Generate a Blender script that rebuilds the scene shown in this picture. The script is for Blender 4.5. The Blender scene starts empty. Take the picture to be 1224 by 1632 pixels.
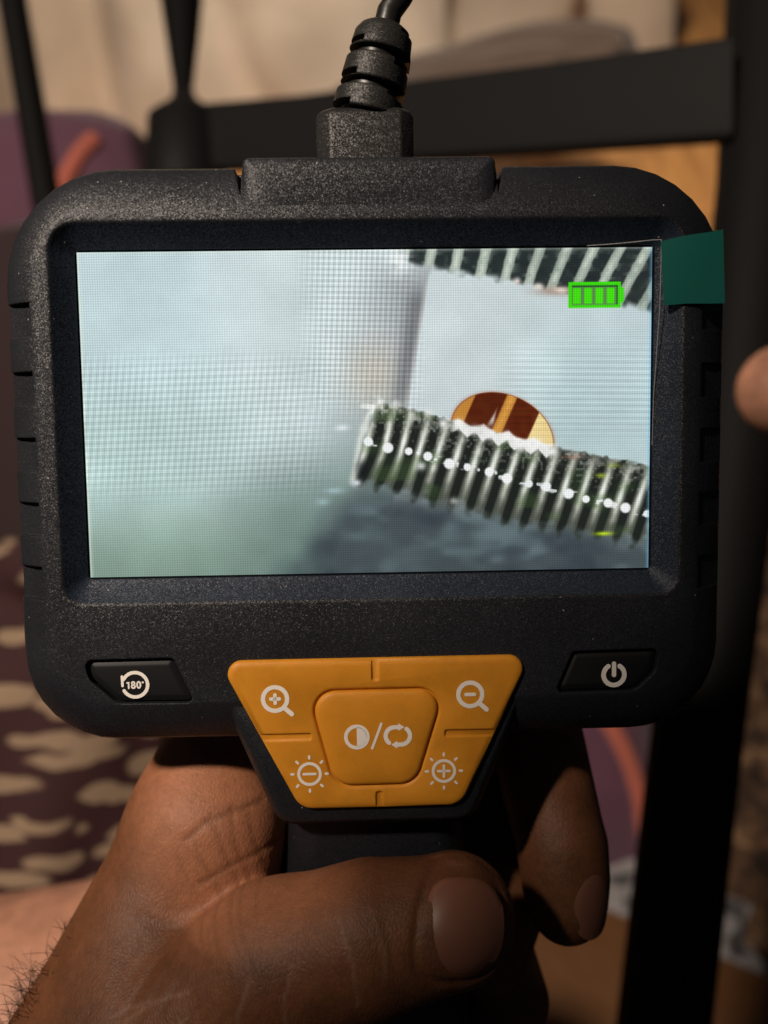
import bpy, bmesh, math, random
import numpy as np
from mathutils import Matrix, Vector, Quaternion, noise as mnoise

random.seed(7)
rng = np.random.default_rng(7)
SC = bpy.context.scene
COL = SC.collection
MM = 0.001

# ------------------------------------------------------------------ camera
F_PX, CX, CY = 1500.0, 612.0, 816.0          # focal length in pixels of the 1224x1632 frame
cam_d = bpy.data.cameras.new('camera')
cam = bpy.data.objects.new('camera', cam_d)
COL.objects.link(cam)
cam.location = (0, 0, 0.75)
cam.rotation_euler = (math.radians(45), 0, 0)
cam_d.sensor_fit = 'VERTICAL'
cam_d.sensor_height = 36.0
cam_d.lens = 36.0 * F_PX / 1632.0
cam_d.clip_start = 0.01
cam_d.clip_end = 60
cam_d.dof.use_dof = True
cam_d.dof.focus_distance = 0.158
cam_d.dof.aperture_fstop = cam_d.lens / 3.0   # a 3 mm wide opening
SC.camera = cam
RC = Matrix.Rotation(math.radians(45), 4, 'X')
CAM = Matrix.Translation((0, 0, 0.75)) @ RC

def at(px, py, d):
    """point d metres deep (along the view axis) seen at pixel px, py"""
    return CAM @ Vector(((px - CX) / F_PX * d, (CY - py) / F_PX * d, -d))

_rv = Vector((0.09365, 0.02411, 0.01497))
DEV = CAM @ Matrix.Translation((-2.528 * MM, 16.495 * MM, -157.92 * MM)) @ Matrix.Rotation(_rv.length, 4, _rv.normalized())
# device coordinates (mm): x right, y up the face, z out of the screen
def dev(x, y, z): return DEV @ Vector((x * MM, y * MM, z * MM))

# ------------------------------------------------------------------ world, lamps, exposure
w = bpy.data.worlds.new('World'); SC.world = w; w.use_nodes = True
bg = w.node_tree.nodes['Background']
bg.inputs[0].default_value = (0.72, 0.82, 1.0, 1); bg.inputs[1].default_value = 0.016
SC.view_settings.view_transform = 'Standard'; SC.view_settings.look = 'None'
SC.view_settings.exposure = 0; SC.view_settings.gamma = 1

def aim(o, target): o.rotation_euler = (Vector(target) - o.location).to_track_quat('-Z', 'Y').to_euler()
def lamp(kind, name, loc, target, energy, color, **kw):
    l = bpy.data.lights.new(name, kind); o = bpy.data.objects.new(name, l); COL.objects.link(o)
    o.location = loc; aim(o, target); l.energy = energy; l.color = color
    for k, v in kw.items(): setattr(l, k, v)
    return o
WARM = (1.0, 0.82, 0.64)
lamp('SPOT', 'reading_lamp_light', dev(-551, 569, 716), dev(-359, 284, 0), 74.0, (1.0, 0.85, 0.71),
     spot_size=math.radians(51.2), spot_blend=0.216, shadow_soft_size=0.045)
lamp('SPOT', 'background_fill_spot', (-0.08, 0.72, 1.9), (0.08, 1.95, 0.2), 172.0, WARM,  # added spot that brightens the background, no such lamp is seen
     spot_size=math.radians(64), spot_blend=0.5, shadow_soft_size=0.12)

SC.cycles.use_denoising = True
SC.cycles.max_bounces = 6

# ------------------------------------------------------------------ materials
def nt(name):
    m = bpy.data.materials.new(name); m.use_nodes = True
    return m, m.node_tree.nodes, m.node_tree.links, m.node_tree.nodes['Principled BSDF']
def bump(N, L, P, height, dist, strength=1.0, normal=None):
    b = N.new('ShaderNodeBump'); b.inputs['Distance'].default_value = dist; b.inputs['Strength'].default_value = strength
    L.new(height, b.inputs['Height'])
    if normal is not None: L.new(normal, b.inputs['Normal'])
    L.new(b.outputs[0], P.inputs['Normal']); return b
def coords(N, kind='Object'): return N.new('ShaderNodeTexCoord').outputs[kind]
def noise_tex(N, L, co, scale, detail=2.0, rough=0.5):
    n = N.new('ShaderNodeTexNoise'); n.inputs['Scale'].default_value = scale
    n.inputs['Detail'].default_value = detail; n.inputs['Roughness'].default_value = rough
    L.new(co, n.inputs['Vector']); return n
def ramp(N, L, fac, stops, interp='LINEAR'):
    r = N.new('ShaderNodeValToRGB'); r.color_ramp.interpolation = interp
    e = r.color_ramp.elements
    while len(e) < len(stops): e.new(0.5)
    for k, (p, c) in enumerate(stops): e[k].position = p; e[k].color = (*c, 1)
    L.new(fac, r.inputs[0]); return r
def plain(name, col, rough=0.5, metal=0.0, spec=0.5, bevel=0.0, nscale=0, ndist=0.0):
    m, N, L, P = nt(name)
    P.inputs['Base Color'].default_value = (*col, 1); P.inputs['Roughness'].default_value = rough
    P.inputs['Metallic'].default_value = metal; P.inputs['Specular IOR Level'].default_value = spec
    nrm = None
    if bevel:
        bv = N.new('ShaderNodeBevel'); bv.samples = 4; bv.inputs['Radius'].default_value = bevel; nrm = bv.outputs[0]
        L.new(nrm, P.inputs['Normal'])
    if nscale:
        n = noise_tex(N, L, coords(N), nscale, 3)
        bump(N, L, P, n.outputs[0], ndist, 1.0, nrm)
    return m

def plastic(name, col, grain=0.00006, scale=2300, rough=0.41, spec=0.34, facet=0.38):
    m, N, L, P = nt(name)
    co = coords(N)
    bv = N.new('ShaderNodeBevel'); bv.samples = 4; bv.inputs['Radius'].default_value = 0.0004
    v = N.new('ShaderNodeTexVoronoi'); v.inputs['Scale'].default_value = scale * 2.6
    L.new(co, v.inputs['Vector'])
    n = noise_tex(N, L, co, scale * 1.3, 3, 0.65)
    b1 = bump(N, L, P, n.outputs[0], grain, 0.8, bv.outputs[0])
    f1 = N.new('ShaderNodeVectorMath'); f1.operation = 'SUBTRACT'; f1.inputs[1].default_value = (0.5, 0.5, 0.5); L.new(v.outputs['Color'], f1.inputs[0])
    f2 = N.new('ShaderNodeVectorMath'); f2.operation = 'MULTIPLY_ADD'; f2.inputs[1].default_value = (facet,) * 3
    L.new(f1.outputs[0], f2.inputs[0]); L.new(b1.outputs[0], f2.inputs[2])
    f3 = N.new('ShaderNodeVectorMath'); f3.operation = 'NORMALIZE'; L.new(f2.outputs[0], f3.inputs[0]); L.new(f3.outputs[0], P.inputs['Normal'])
    big = noise_tex(N, L, co, 60, 2)
    r = ramp(N, L, big.outputs[0], [(0.3, tuple(c * 0.85 for c in col)), (0.7, tuple(c * 1.15 for c in col))])
    dv = N.new('ShaderNodeTexVoronoi'); dv.inputs['Scale'].default_value = 420; L.new(co, dv.inputs['Vector'])
    dm_ = N.new('ShaderNodeMath'); dm_.operation = 'LESS_THAN'; dm_.inputs[1].default_value = 0.055; L.new(dv.outputs['Distance'], dm_.inputs[0])
    dn_ = N.new('ShaderNodeMath'); dn_.operation = 'GREATER_THAN'; dn_.inputs[1].default_value = 0.62; L.new(dv.outputs['Color'], dn_.inputs[0])
    dd_ = N.new('ShaderNodeMath'); dd_.operation = 'MULTIPLY'; L.new(dm_.outputs[0], dd_.inputs[0]); L.new(dn_.outputs[0], dd_.inputs[1])
    dx_ = N.new('ShaderNodeMix'); dx_.data_type = 'RGBA'; L.new(dd_.outputs[0], dx_.inputs[0]); L.new(r.outputs[0], dx_.inputs[6]); dx_.inputs[7].default_value = (0.28, 0.26, 0.24, 1)
    L.new(dx_.outputs[2], P.inputs['Base Color'])
    rr = N.new('ShaderNodeMapRange'); rr.inputs[3].default_value = rough - 0.06; rr.inputs[4].default_value = rough + 0.1
    L.new(big.outputs[0], rr.inputs[0]); L.new(rr.outputs[0], P.inputs['Roughness'])
    P.inputs['Specular IOR Level'].default_value = spec
    return m

M_SHELL = plastic('grained black plastic', (0.0135, 0.0142, 0.0175))
M_PLUG = plastic('grained black plug plastic', (0.016, 0.015, 0.014), scale=2000)
M_KEY = plain('smooth black rubber', (0.007, 0.0072, 0.008), 0.5, spec=0.3, bevel=0.0003, nscale=5000, ndist=0.00001)
M_CORD = plain('black cable jacket', (0.010, 0.009, 0.008), 0.35, nscale=900, ndist=0.00003)
M_GLASS = plain('black screen glass', (0.006, 0.008, 0.012), 0.12)
M_INK = plain('cream print', (0.86, 0.80, 0.73), 0.6)
M_FRAME = plain('black powder coated steel', (0.0042, 0.004, 0.0038), 0.7, spec=0.12, nscale=700, ndist=0.0002)
M_BAR = plain('dark grey steel bar', (0.0065, 0.0062, 0.0062), 0.6, spec=0.2, nscale=500, ndist=0.0002)

def silicone(name, col):
    m, N, L, P = nt(name)
    sm_ = noise_tex(N, L, coords(N), 160, 5, 0.7)
    rp_ = ramp(N, L, sm_.outputs[0], [(0.30, tuple(c * 0.86 for c in col)), (0.55, col), (0.8, tuple(min(1, c * 1.05) for c in col))])
    L.new(rp_.outputs[0], P.inputs['Base Color'])
    rg_ = N.new('ShaderNodeMapRange'); rg_.inputs[3].default_value = 0.38; rg_.inputs[4].default_value = 0.62; L.new(sm_.outputs[0], rg_.inputs[0]); L.new(rg_.outputs[0], P.inputs['Roughness'])
    P.inputs['Subsurface Weight'].default_value = 0.25; P.inputs['Subsurface Radius'].default_value = (1, 0.45, 0.1)
    P.inputs['Subsurface Scale'].default_value = 0.0008
    P.inputs['Specular IOR Level'].default_value = 0.35
    co = coords(N); n = noise_tex(N, L, co, 6000, 2)
    bv = N.new('ShaderNodeBevel'); bv.samples = 4; bv.inputs['Radius'].default_value = 0.0004
    bump(N, L, P, n.outputs[0], 0.000012, 1, bv.outputs[0])
    return m
M_PAD = silicone('orange silicone', (0.66, 0.265, 0.018))

def film_mat(name, col, alpha_gloss=0.06, tint=(1, 1, 1)):
    m, N, L, P = nt(name)
    N.remove(P)
    t = N.new('ShaderNodeBsdfTransparent'); t.inputs[0].default_value = (*tint, 1)
    g = N.new('ShaderNodeBsdfGlossy'); g.inputs['Roughness'].default_value = 0.1
    fr = N.new('ShaderNodeFresnel'); fr.inputs[0].default_value = 1.4
    mx = N.new('ShaderNodeMixShader')
    L.new(fr.outputs[0], mx.inputs[0]); L.new(t.outputs[0], mx.inputs[1]); L.new(g.outputs[0], mx.inputs[2])
    L.new(mx.outputs[0], N['Material Output'].inputs[0])
    return m
M_FILM = film_mat('clear film', (1, 1, 1), tint=(0.985, 0.99, 0.99))
M_TAB = plain('green plastic tab', (0.006, 0.098, 0.078), 0.45, spec=0.3)
M_BEZEL = plastic('black bezel plastic with glare tint', (0.0125, 0.019, 0.032), facet=0.42, rough=0.45)  # navy in the base colour stands in for glare from the display
M_EDGE = plain('clear film edge', (0.30, 0.30, 0.31), 0.25)

# ------------------------------------------------------------------ mesh helpers
def link(name, me, mat, parent=None, matrix=None, **props):
    o = bpy.data.objects.new(name, me); COL.objects.link(o)
    if mat is not None and not me.materials: me.materials.append(mat)
    if parent is not None: o.parent = parent
    if matrix is not None: o.matrix_world = matrix
    for k, v in props.items(): o[k] = v
    return o
def empty(name, matrix, label, category, group=None):
    o = bpy.data.objects.new(name, None); COL.objects.link(o); o.matrix_world = matrix
    o.empty_display_size = 0.01
    o['label'] = label; o['category'] = category
    if group: o['group'] = group
    return o
def mesh(name, verts, faces, scale=MM, smooth=True, angle=35):
    me = bpy.data.meshes.new(name)
    me.from_pydata([tuple(float(c) * scale for c in v) for v in verts], [], [tuple(f) for f in faces])
    bm = bmesh.new(); bm.from_mesh(me)
    bmesh.ops.recalc_face_normals(bm, faces=bm.faces); bm.to_mesh(me); bm.free()
    if smooth:
        me.shade_smooth(); me.set_sharp_from_angle(angle=math.radians(angle))
    return me

def offset_poly(pts, d):
    """convex CCW polygon, moved inward by d"""
    n = len(pts); out = []
    lines = []
    for i in range(n):
        a = np.array(pts[i], float); b = np.array(pts[(i + 1) % n], float)
        t = (b - a) / np.linalg.norm(b - a); nrm = np.array([-t[1], t[0]])
        lines.append((a + nrm * d, t))
    for i in range(n):
        p, t = lines[i - 1]; q, s = lines[i]
        A = np.array([t, -s]).T
        k = np.linalg.solve(A, q - p)
        out.append(p + t * k[0])
    return out
def rpoly(pts, radii, d=0.0, n=8, zs=None):
    """rounded convex CCW polygon inset by d -> (N,2) loop"""
    P = offset_poly(pts, d) if d else [np.array(p, float) for p in pts]
    if not hasattr(radii, '__len__'): radii = [radii] * len(P)
    out = []
    for i, p in enumerate(P):
        r = max(radii[i] - d, min(0.15, radii[i] * 0.3))
        a = P[i - 1] - p; b = P[(i + 1) % len(P)] - p
        a = a / np.linalg.norm(a); b = b / np.linalg.norm(b)
        half = math.acos(max(-1, min(1, float(a @ b)))) / 2
        t = r / math.tan(half)
        c = p + (a + b) / np.linalg.norm(a + b) * r / math.sin(half)
        p0 = p + a * t; p1 = p + b * t
        a0 = math.atan2(*(p0 - c)[::-1]); a1 = math.atan2(*(p1 - c)[::-1])
        da = (a1 - a0 + math.pi) % (2 * math.pi) - math.pi
        for k in range(n + 1):
            an = a0 + da * k / n
            out.append((c[0] + r * math.cos(an), c[1] + r * math.sin(an)))
    return np.array(out)
def loft(loops, cap0=True, cap1=True):
    """loops: list of (N,3) arrays"""
    n = len(loops[0]); V = [tuple(v) for l in loops for v in l]; Fc = []
    for k in range(len(loops) - 1):
        for i in range(n):
            j = (i + 1) % n
            Fc.append((k * n + i, k * n + j, (k + 1) * n + j, (k + 1) * n + i))
    if cap0: Fc.append(tuple(range(n))[::-1])
    if cap1: Fc.append(tuple(range((len(loops) - 1) * n, len(loops) * n)))
    return V, Fc
def Z(loop, z): return np.column_stack([loop, np.full(len(loop), float(z))])
def box_rr(x0, x1, y0, y1): return [(x0, y0), (x1, y0), (x1, y1), (x0, y1)]
def tube(points, radii, n=14, cap=True):
    P = [np.array(p, float) for p in points]; loops = []
    up = np.array([0.1, 0.2, 1.0])
    for i, p in enumerate(P):
        t = P[min(i + 1, len(P) - 1)] - P[max(i - 1, 0)]; t = t / np.linalg.norm(t)
        u = np.cross(t, up); u /= np.linalg.norm(u); v = np.cross(t, u)
        r = radii[i] if hasattr(radii, '__len__') else radii
        loops.append(np.array([p + r * (math.cos(a) * u + math.sin(a) * v) for a in np.linspace(0, 2 * math.pi, n, endpoint=False)]))
    return loft(loops, cap, cap)
def join(parts):
    V, Fc = [], []
    for v, f in parts:
        b = len(V); V += list(v); Fc += [tuple(i + b for i in q) for q in f]
    return V, Fc
def boxvf(c, s, rot=None):
    V = np.array([(x, y, z) for x in (-.5, .5) for y in (-.5, .5) for z in (-.5, .5)]) * np.array(s)
    if rot is not None: V = V @ np.array(rot.to_3x3()).T
    V = V + np.array(c)
    return [tuple(v) for v in V], [(0, 1, 3, 2), (4, 6, 7, 5), (0, 4, 5, 1), (2, 3, 7, 6), (0, 2, 6, 4), (1, 5, 7, 3)]
def carve(o, vf, angle=35):
    cm = mesh('cutter', *vf, smooth=False)
    c = bpy.data.objects.new('cutter', cm); COL.objects.link(c); c.parent = o.parent
    md = o.modifiers.new('cut', 'BOOLEAN'); md.operation = 'DIFFERENCE'; md.solver = 'EXACT'; md.object = c
    bpy.context.view_layer.update()
    dg = bpy.context.evaluated_depsgraph_get()
    me = bpy.data.meshes.new_from_object(o.evaluated_get(dg))
    o.modifiers.clear(); old = o.data; nm = old.name; o.data = me
    bpy.data.meshes.remove(old); me.name = nm
    bpy.data.objects.remove(c); bpy.data.meshes.remove(cm)
    me.shade_smooth(); me.set_sharp_from_angle(angle=math.radians(angle))

def strokes(items, z, th=0.04):
    """flat printed marks: items are ('line', pts, width) / ('poly', pts); 12-sided round ends"""
    parts = []
    def prism(pts):
        n = len(pts)
        V = [(x, y, z) for x, y in pts] + [(x, y, z + th) for x, y in pts]
        Fc = [tuple(range(n))[::-1], tuple(range(n, 2 * n))] + [(i, (i + 1) % n, n + (i + 1) % n, n + i) for i in range(n)]
        parts.append((V, Fc))
    for it in items:
        if it[0] == 'poly': prism(it[1]); continue
        pts, wd = np.array(it[1], float), it[2] / 2
        closed = len(it) > 3 and it[3] == 'closed'; flat = len(it) > 3 and it[3] == 'flat'
        n = len(pts); L_, R_ = [], []
        for i in range(n):
            if closed: t = pts[(i + 1) % n] - pts[i - 1]
            else: t = pts[min(i + 1, n - 1)] - pts[max(i - 1, 0)]
            t = t / np.linalg.norm(t); nn = np.array([-t[1], t[0]])
            L_.append(pts[i] + nn * wd); R_.append(pts[i] - nn * wd)
        if closed:
            V = [(*p, z) for p in L_] + [(*p, z) for p in R_] + [(*p, z + th) for p in L_] + [(*p, z + th) for p in R_]
            Fc = []
            for i in range(n):
                j = (i + 1) % n
                Fc += [(i, j, n + j, n + i), (2 * n + i, 3 * n + i, 3 * n + j, 2 * n + j), (i, 2 * n + i, 2 * n + j, j), (n + i, n + j, 3 * n + j, 3 * n + i)]
            parts.append((V, Fc)); continue
        V = [(*p, z) for p in L_] + [(*p, z) for p in R_] + [(*p, z + th) for p in L_] + [(*p, z + th) for p in R_]
        Fc = []
        for i in range(n - 1):
            j = i + 1
            Fc += [(i, j, n + j, n + i), (2 * n + i, 3 * n + i, 3 * n + j, 2 * n + j), (i, 2 * n + i, 2 * n + j, j), (n + i, n + j, 3 * n + j, 3 * n + i)]
        parts.append((V, Fc))
        if not flat:
            for e in (0, n - 1):
                a = np.linspace(0, 2 * math.pi, 12, endpoint=False)
                c = [(pts[e][0] + wd * math.cos(q), pts[e][1] + wd * math.sin(q)) for q in a]
                nz = 0.002 * (1 + e % 3)
                V = [(x, y, z) for x, y in c] + [(x, y, z + th + nz) for x, y in c]
                parts.append((V, [tuple(range(12))[::-1], tuple(range(12, 24))] + [(i, (i + 1) % 12, 12 + (i + 1) % 12, 12 + i) for i in range(12)]))
    return join(parts)
def arc(cx, cy, r, a0, a1, n=40):
    return [(cx + r * math.cos(math.radians(a)), cy + r * math.sin(math.radians(a))) for a in np.linspace(a0, a1, n)]
def circle(cx, cy, r, n=48): return arc(cx, cy, r, 0, 360 * (n - 1) / n, n)

# ------------------------------------------------------------------ signed distance meshing (bodies, cloth heaps)
def surface_nets(f, lo, hi, h, slack=4.0, B=8):
    lo = np.array(lo, float); n = (np.ceil((np.array(hi) - lo) / h / B).astype(int)) * B
    nb = n // B
    bi = np.stack(np.meshgrid(*[np.arange(k) for k in nb], indexing='ij'), -1).reshape(-1, 3)
    cen = lo + (bi * B + (B - 1) / 2) * h
    dc = f(cen).astype(np.float32)
    Vv = np.repeat(np.repeat(np.repeat(dc.reshape(nb), B, 0), B, 1), B, 2)
    act = bi[np.abs(dc) < B * h * 0.9 + slack]
    off = np.stack(np.meshgrid(*[np.arange(B)] * 3, indexing='ij'), -1).reshape(-1, 3)
    for s in range(0, len(act), 400):
        idx = (act[s:s + 400, None, :] * B + off[None]).reshape(-1, 3)
        Vv[idx[:, 0], idx[:, 1], idx[:, 2]] = f(lo + idx * h)
    big = 1.0
    for ax in range(3):
        sl = [slice(None)] * 3
        for e in (0, -1):
            sl[ax] = e; Vv[tuple(sl)] = np.maximum(Vv[tuple(sl)], big)
    S = Vv < 0
    c = np.zeros(np.array(S.shape) - 1, np.int8)
    corners = [(i, j, k) for i in (0, 1) for j in (0, 1) for k in (0, 1)]
    for i, j, k in corners: c += S[i:S.shape[0] - 1 + i, j:S.shape[1] - 1 + j, k:S.shape[2] - 1 + k]
    cells = np.argwhere((c > 0) & (c < 8))
    acc = np.zeros((len(cells), 3)); cnt = np.zeros(len(cells))
    for a in corners:
        for ax in range(3):
            if a[ax]: continue
            b = list(a); b[ax] = 1
            va = Vv[tuple((cells + a).T)]; vb = Vv[tuple((cells + b).T)]
            m = (va < 0) != (vb < 0)
            t = np.where(m, va / np.where(m, va - vb, 1), 0)
            p = np.tile(np.array(a, float), (len(cells), 1)); p[:, ax] += t
            acc[m] += p[m]; cnt[m] += 1
    verts = lo + (cells + acc / cnt[:, None]) * h
    idm = np.full(c.shape, -1, np.int32); idm[tuple(cells.T)] = np.arange(len(cells))
    quads = []
    for ax in range(3):
        sa = [slice(None)] * 3; sb = [slice(None)] * 3
        sa[ax] = slice(0, -1); sb[ax] = slice(1, None)
        e = np.argwhere(S[tuple(sa)] != S[tuple(sb)])
        o1, o2 = [q for q in range(3) if q != ax]
        e = e[(e[:, o1] > 0) & (e[:, o2] > 0) & (e[:, o1] < c.shape[o1]) & (e[:, o2] < c.shape[o2])]
        d1 = np.zeros(3, int); d1[o1] = 1; d2 = np.zeros(3, int); d2[o2] = 1
        q = np.stack([idm[tuple((e - d1 - d2).T)], idm[tuple((e - d2).T)], idm[tuple(e.T)], idm[tuple((e - d1).T)]], 1)
        flip = S[tuple(e.T)] ^ (ax == 1)
        q[~flip] = q[~flip][:, ::-1]
        quads.append(q)
    return verts, np.concatenate(quads)
def mesh_np(name, V, Q, scale=MM):
    me = bpy.data.meshes.new(name)
    me.vertices.add(len(V)); me.vertices.foreach_set('co', (V * scale).astype(np.float32).ravel())
    me.loops.add(Q.size); me.loops.foreach_set('vertex_index', Q.astype(np.int32).ravel())
    me.polygons.add(len(Q)); me.polygons.foreach_set('loop_start', (np.arange(len(Q)) * Q.shape[1]).astype(np.int32))
    me.update(calc_edges=True); me.validate()
    me.shade_smooth()
    return me
def capsule(p, a, b, ra, rb):
    a = np.array(a, float); b = np.array(b, float); ab = b - a
    t = np.clip(((p - a) @ ab) / (ab @ ab), 0, 1)
    return np.linalg.norm(p - a - t[:, None] * ab, axis=1) - (ra + (rb - ra) * t)
def chain(p, pts, radii):
    d = capsule(p, pts[0], pts[1], radii[0], radii[1])
    for i in range(1, len(pts) - 1): d = np.minimum(d, capsule(p, pts[i], pts[i + 1], radii[i], radii[i + 1]))
    return d
def ellip(p, c, r, R=None):
    q = p - np.array(c, float)
    if R is not None: q = q @ np.array(R.to_3x3())
    q = q / np.array(r, float); k = np.linalg.norm(q, axis=1)
    return (k - 1) * min(r)
def smin(a, b, k):
    hh = np.clip(0.5 + 0.5 * (b - a) / k, 0, 1)
    return b + (a - b) * hh - k * hh * (1 - hh)
def smax(a, b, k): return -smin(-a, -b, k)
def seg2(p, pts):
    """xy distance to a polyline"""
    d = np.full(len(p), 1e9)
    for a, b in zip(pts[:-1], pts[1:]):
        a = np.array(a[:2], float); b = np.array(b[:2], float); ab = b - a
        t = np.clip(((p[:, :2] - a) @ ab) / (ab @ ab), 0, 1)
        d = np.minimum(d, np.linalg.norm(p[:, :2] - a - t[:, None] * ab, axis=1))
    return d

# ================================================================== the inspection camera
cam_root = empty('inspection_camera', DEV, 'black handheld inspection camera with a lit screen and orange keypad, held in the hand', 'inspection camera')
def dpart(name, vf, mat, parent=None, angle=35, **props):
    o = link(name, mesh(name, *vf, angle=angle), mat, parent or cam_root, **props)
    return o

OUT = box_rr(-59.7, 60.2, -55.6, 40.6); R_OUT = [15.5, 15.5, 19, 19]
PLAT = box_rr(-54.2, 54.7, -48.6, 33.4); R_PLAT = [10, 10, 11, 11]
RIM = box_rr(-51.3, 51.8, -31.1, 31.2); R_RIM = [3.6, 3.6, 4.4, 4.4]
WELL = box_rr(-47.85, 47.85, -27.25, 27.25); R_WELL = [0.9] * 4
L_ = []
L_.append(Z(rpoly(OUT, R_OUT, 6.0), -15.5)); L_.append(Z(rpoly(OUT, R_OUT, 2.2), -15.0))
L_.append(Z(rpoly(OUT, R_OUT, 0.5), -12.8)); L_.append(Z(rpoly(OUT, R_OUT, 0.0), -10.5))
L_.append(Z(rpoly(OUT, R_OUT, 0.0), -2.4)); L_.append(Z(rpoly(OUT, R_OUT, 0.15), -1.3))
L_.append(Z(rpoly(OUT, R_OUT, 0.7), -0.4))
a_ = rpoly(OUT, R_OUT, 0.7); b_ = rpoly(PLAT, R_PLAT)
for t, z in ((0.45, 1.45), (0.85, 2.65), (1.0, 2.95)):
    L_.append(Z(a_ * (1 - t) + b_ * t, z))
L_.append(Z(rpoly(PLAT, R_PLAT, 0.5), 3.1))
L_.append(Z(rpoly(RIM, R_RIM, -0.25), 3.35)); L_.append(Z(rpoly(RIM, R_RIM, 0.0), 3.3))
L_.append(Z(rpoly(RIM, R_RIM, 0.3), 3.1)); L_.append(Z(rpoly(RIM, R_RIM, 0.55), 2.75))
L_.append(Z(rpoly(WELL, R_WELL), 0.35)); L_.append(Z(rpoly(WELL, R_WELL), -0.8))
housing = dpart('housing', loft(L_), M_SHELL)

BTN_L = [(-48.2, -40.5), (-47.6, -43.6), (-43.0, -47.9), (-30.3, -48.0), (-33.6, -40.4)]
BTN_R = [(31.0, -47.6), (44.6, -47.4), (47.9, -44.2), (48.4, -40.4), (33.9, -40.6)]
BR_L = [1.0, 3, 3, 0.8, 0.8]; BR_R = [0.8, 3, 3, 1, 0.8]
cut = []; groove_ = []
ang = math.atan2(3.35, 4.8)
for yc in (15.9, 4.8, -6.0, -16.7, -27.4):
    for s, xo in ((-1, -59.9), (1, 60.4)):
        rot = Matrix.Rotation(-s * -ang, 4, 'Y')
        mid = np.array((xo - s * 2.6, yc, 0.75))                    # a point on the sloping edge
        nrm = np.array((s * math.sin(ang), 0, math.cos(ang)))
        cut.append(boxvf(mid + nrm * (3.0 - (0.85 if s < 0 else 0.4)), (6.6, 5.6, 6.0), rot))
        tin = np.array((-s * math.cos(ang), 0, math.sin(ang)))
        if s < 0: groove_.append(boxvf(mid + tin * 2.95 + nrm * (3.0 - 3.0), (0.6, 5.58, 6.0), rot))
        cut.append(boxvf((xo + s * (1.45 if s < 0 else 1.7), yc, -3.0), (4.0, 5.59, 8.0)))
# wedge notches either side of the raised top
for s, x in ((-1, -20.2), (1, 21.5)):
    V = [(x + s * 1.5, 41, -6), (x, 41, -6), (x, 35.2, -6), (x + s * 1.5, 41, 6), (x, 41, 6), (x, 35.2, 6)]
    cut.append((V, [(0, 1, 2), (3, 5, 4), (0, 3, 4, 1), (1, 4, 5, 2), (2, 5, 3, 0)]))
for B_, Rr in ((BTN_L, BR_L), (BTN_R, BR_R)):
    cut.append(loft([Z(rpoly(B_, Rr, -0.15), 1.2), Z(rpoly(B_, Rr, -0.15), 6)]))
for group_ in (cut[0:20:2], cut[1:20:2], groove_, cut[20:]): carve(housing, join(group_))

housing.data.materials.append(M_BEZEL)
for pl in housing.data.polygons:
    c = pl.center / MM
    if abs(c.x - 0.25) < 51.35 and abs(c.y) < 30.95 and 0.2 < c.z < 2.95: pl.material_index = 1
# raised centre of the top edge
def top_loop(d, z):
    return Z(rpoly([(-19.9 + d, 32.4), (21.2 - d, 32.4), (21.2 - d, 41.4 - d), (-19.9 + d, 41.4 - d)], [.2, .2, max(0.3, 1.2 - d), max(0.3, 1.2 - d)]), z)
dpart('top_cover', loft([top_loop(1.0, -12), top_loop(0, -11), top_loop(0, 1.2), top_loop(0.3, 2.1), top_loop(1.0, 2.6), top_loop(2.6, 2.85), top_loop(4.5, 2.9)]), M_SHELL)
# flared neck under the keypad
NECK = [(-16.9, -71.3), (17.4, -71.3), (28.6, -44.0), (-28.2, -44.0)]; RN = [5, 5, 2, 2]
dpart('neck', loft([Z(rpoly(NECK, RN, 2.5), -14.5), Z(rpoly(NECK, RN), -12.5), Z(rpoly(NECK, RN), -1.2), Z(rpoly(NECK, RN, 0.5), 0.6),
                    Z(rpoly(NECK, RN, 1.7), 2.5), Z(rpoly(NECK, RN, 2.3), 2.8)]), M_SHELL)
# pistol grip
g = []
for y, zc, hw, hd in ((-62, -11, 16.2, 9), (-74, -13.0, 16.2, 9.5), (-90, -17, 17.2, 10.5), (-120, -25, 18.2, 11.5), (-160, -38, 18.2, 12.5), (-165, -40, 14, 10)):
    l = rpoly(box_rr(-hw, hw, -hd, hd), 6.5)
    g.append(np.column_stack([l[:, 0] + 0.3, np.full(len(l), y), l[:, 1] + zc]))
dpart('grip', loft(g), M_SHELL)

# glass, display
GL = box_rr(-47.8, 47.8, -27.2, 27.2)
dpart('screen_glass', loft([Z(rpoly(GL, 0.9), -0.75), Z(rpoly(GL, 0.9), -0.15)]), M_GLASS)
disp_mat = bpy.data.materials.new('display picture'); disp_mat.use_nodes = True
DW, DH = 47.52, 26.93
dm = mesh('display', [(-DW, -DH, -0.1), (DW, -DH, -0.1), (DW, DH, -0.1), (-DW, DH, -0.1), (-DW, -DH, 0), (DW, -DH, 0), (DW, DH, 0), (-DW, DH, 0)],
          [(3, 2, 1, 0), (4, 5, 6, 7), (0, 1, 5, 4), (1, 2, 6, 5), (2, 3, 7, 6), (3, 0, 4, 7)], smooth=False)
uv = dm.uv_layers.new(name='UVMap')
for lp in dm.loops:
    co = dm.vertices[lp.vertex_index].co / MM
    uv.data[lp.index].uv = ((co.x + DW) / (2 * DW), (co.y + DH) / (2 * DH))
display = link('display', dm, disp_mat, cam_root)

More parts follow.
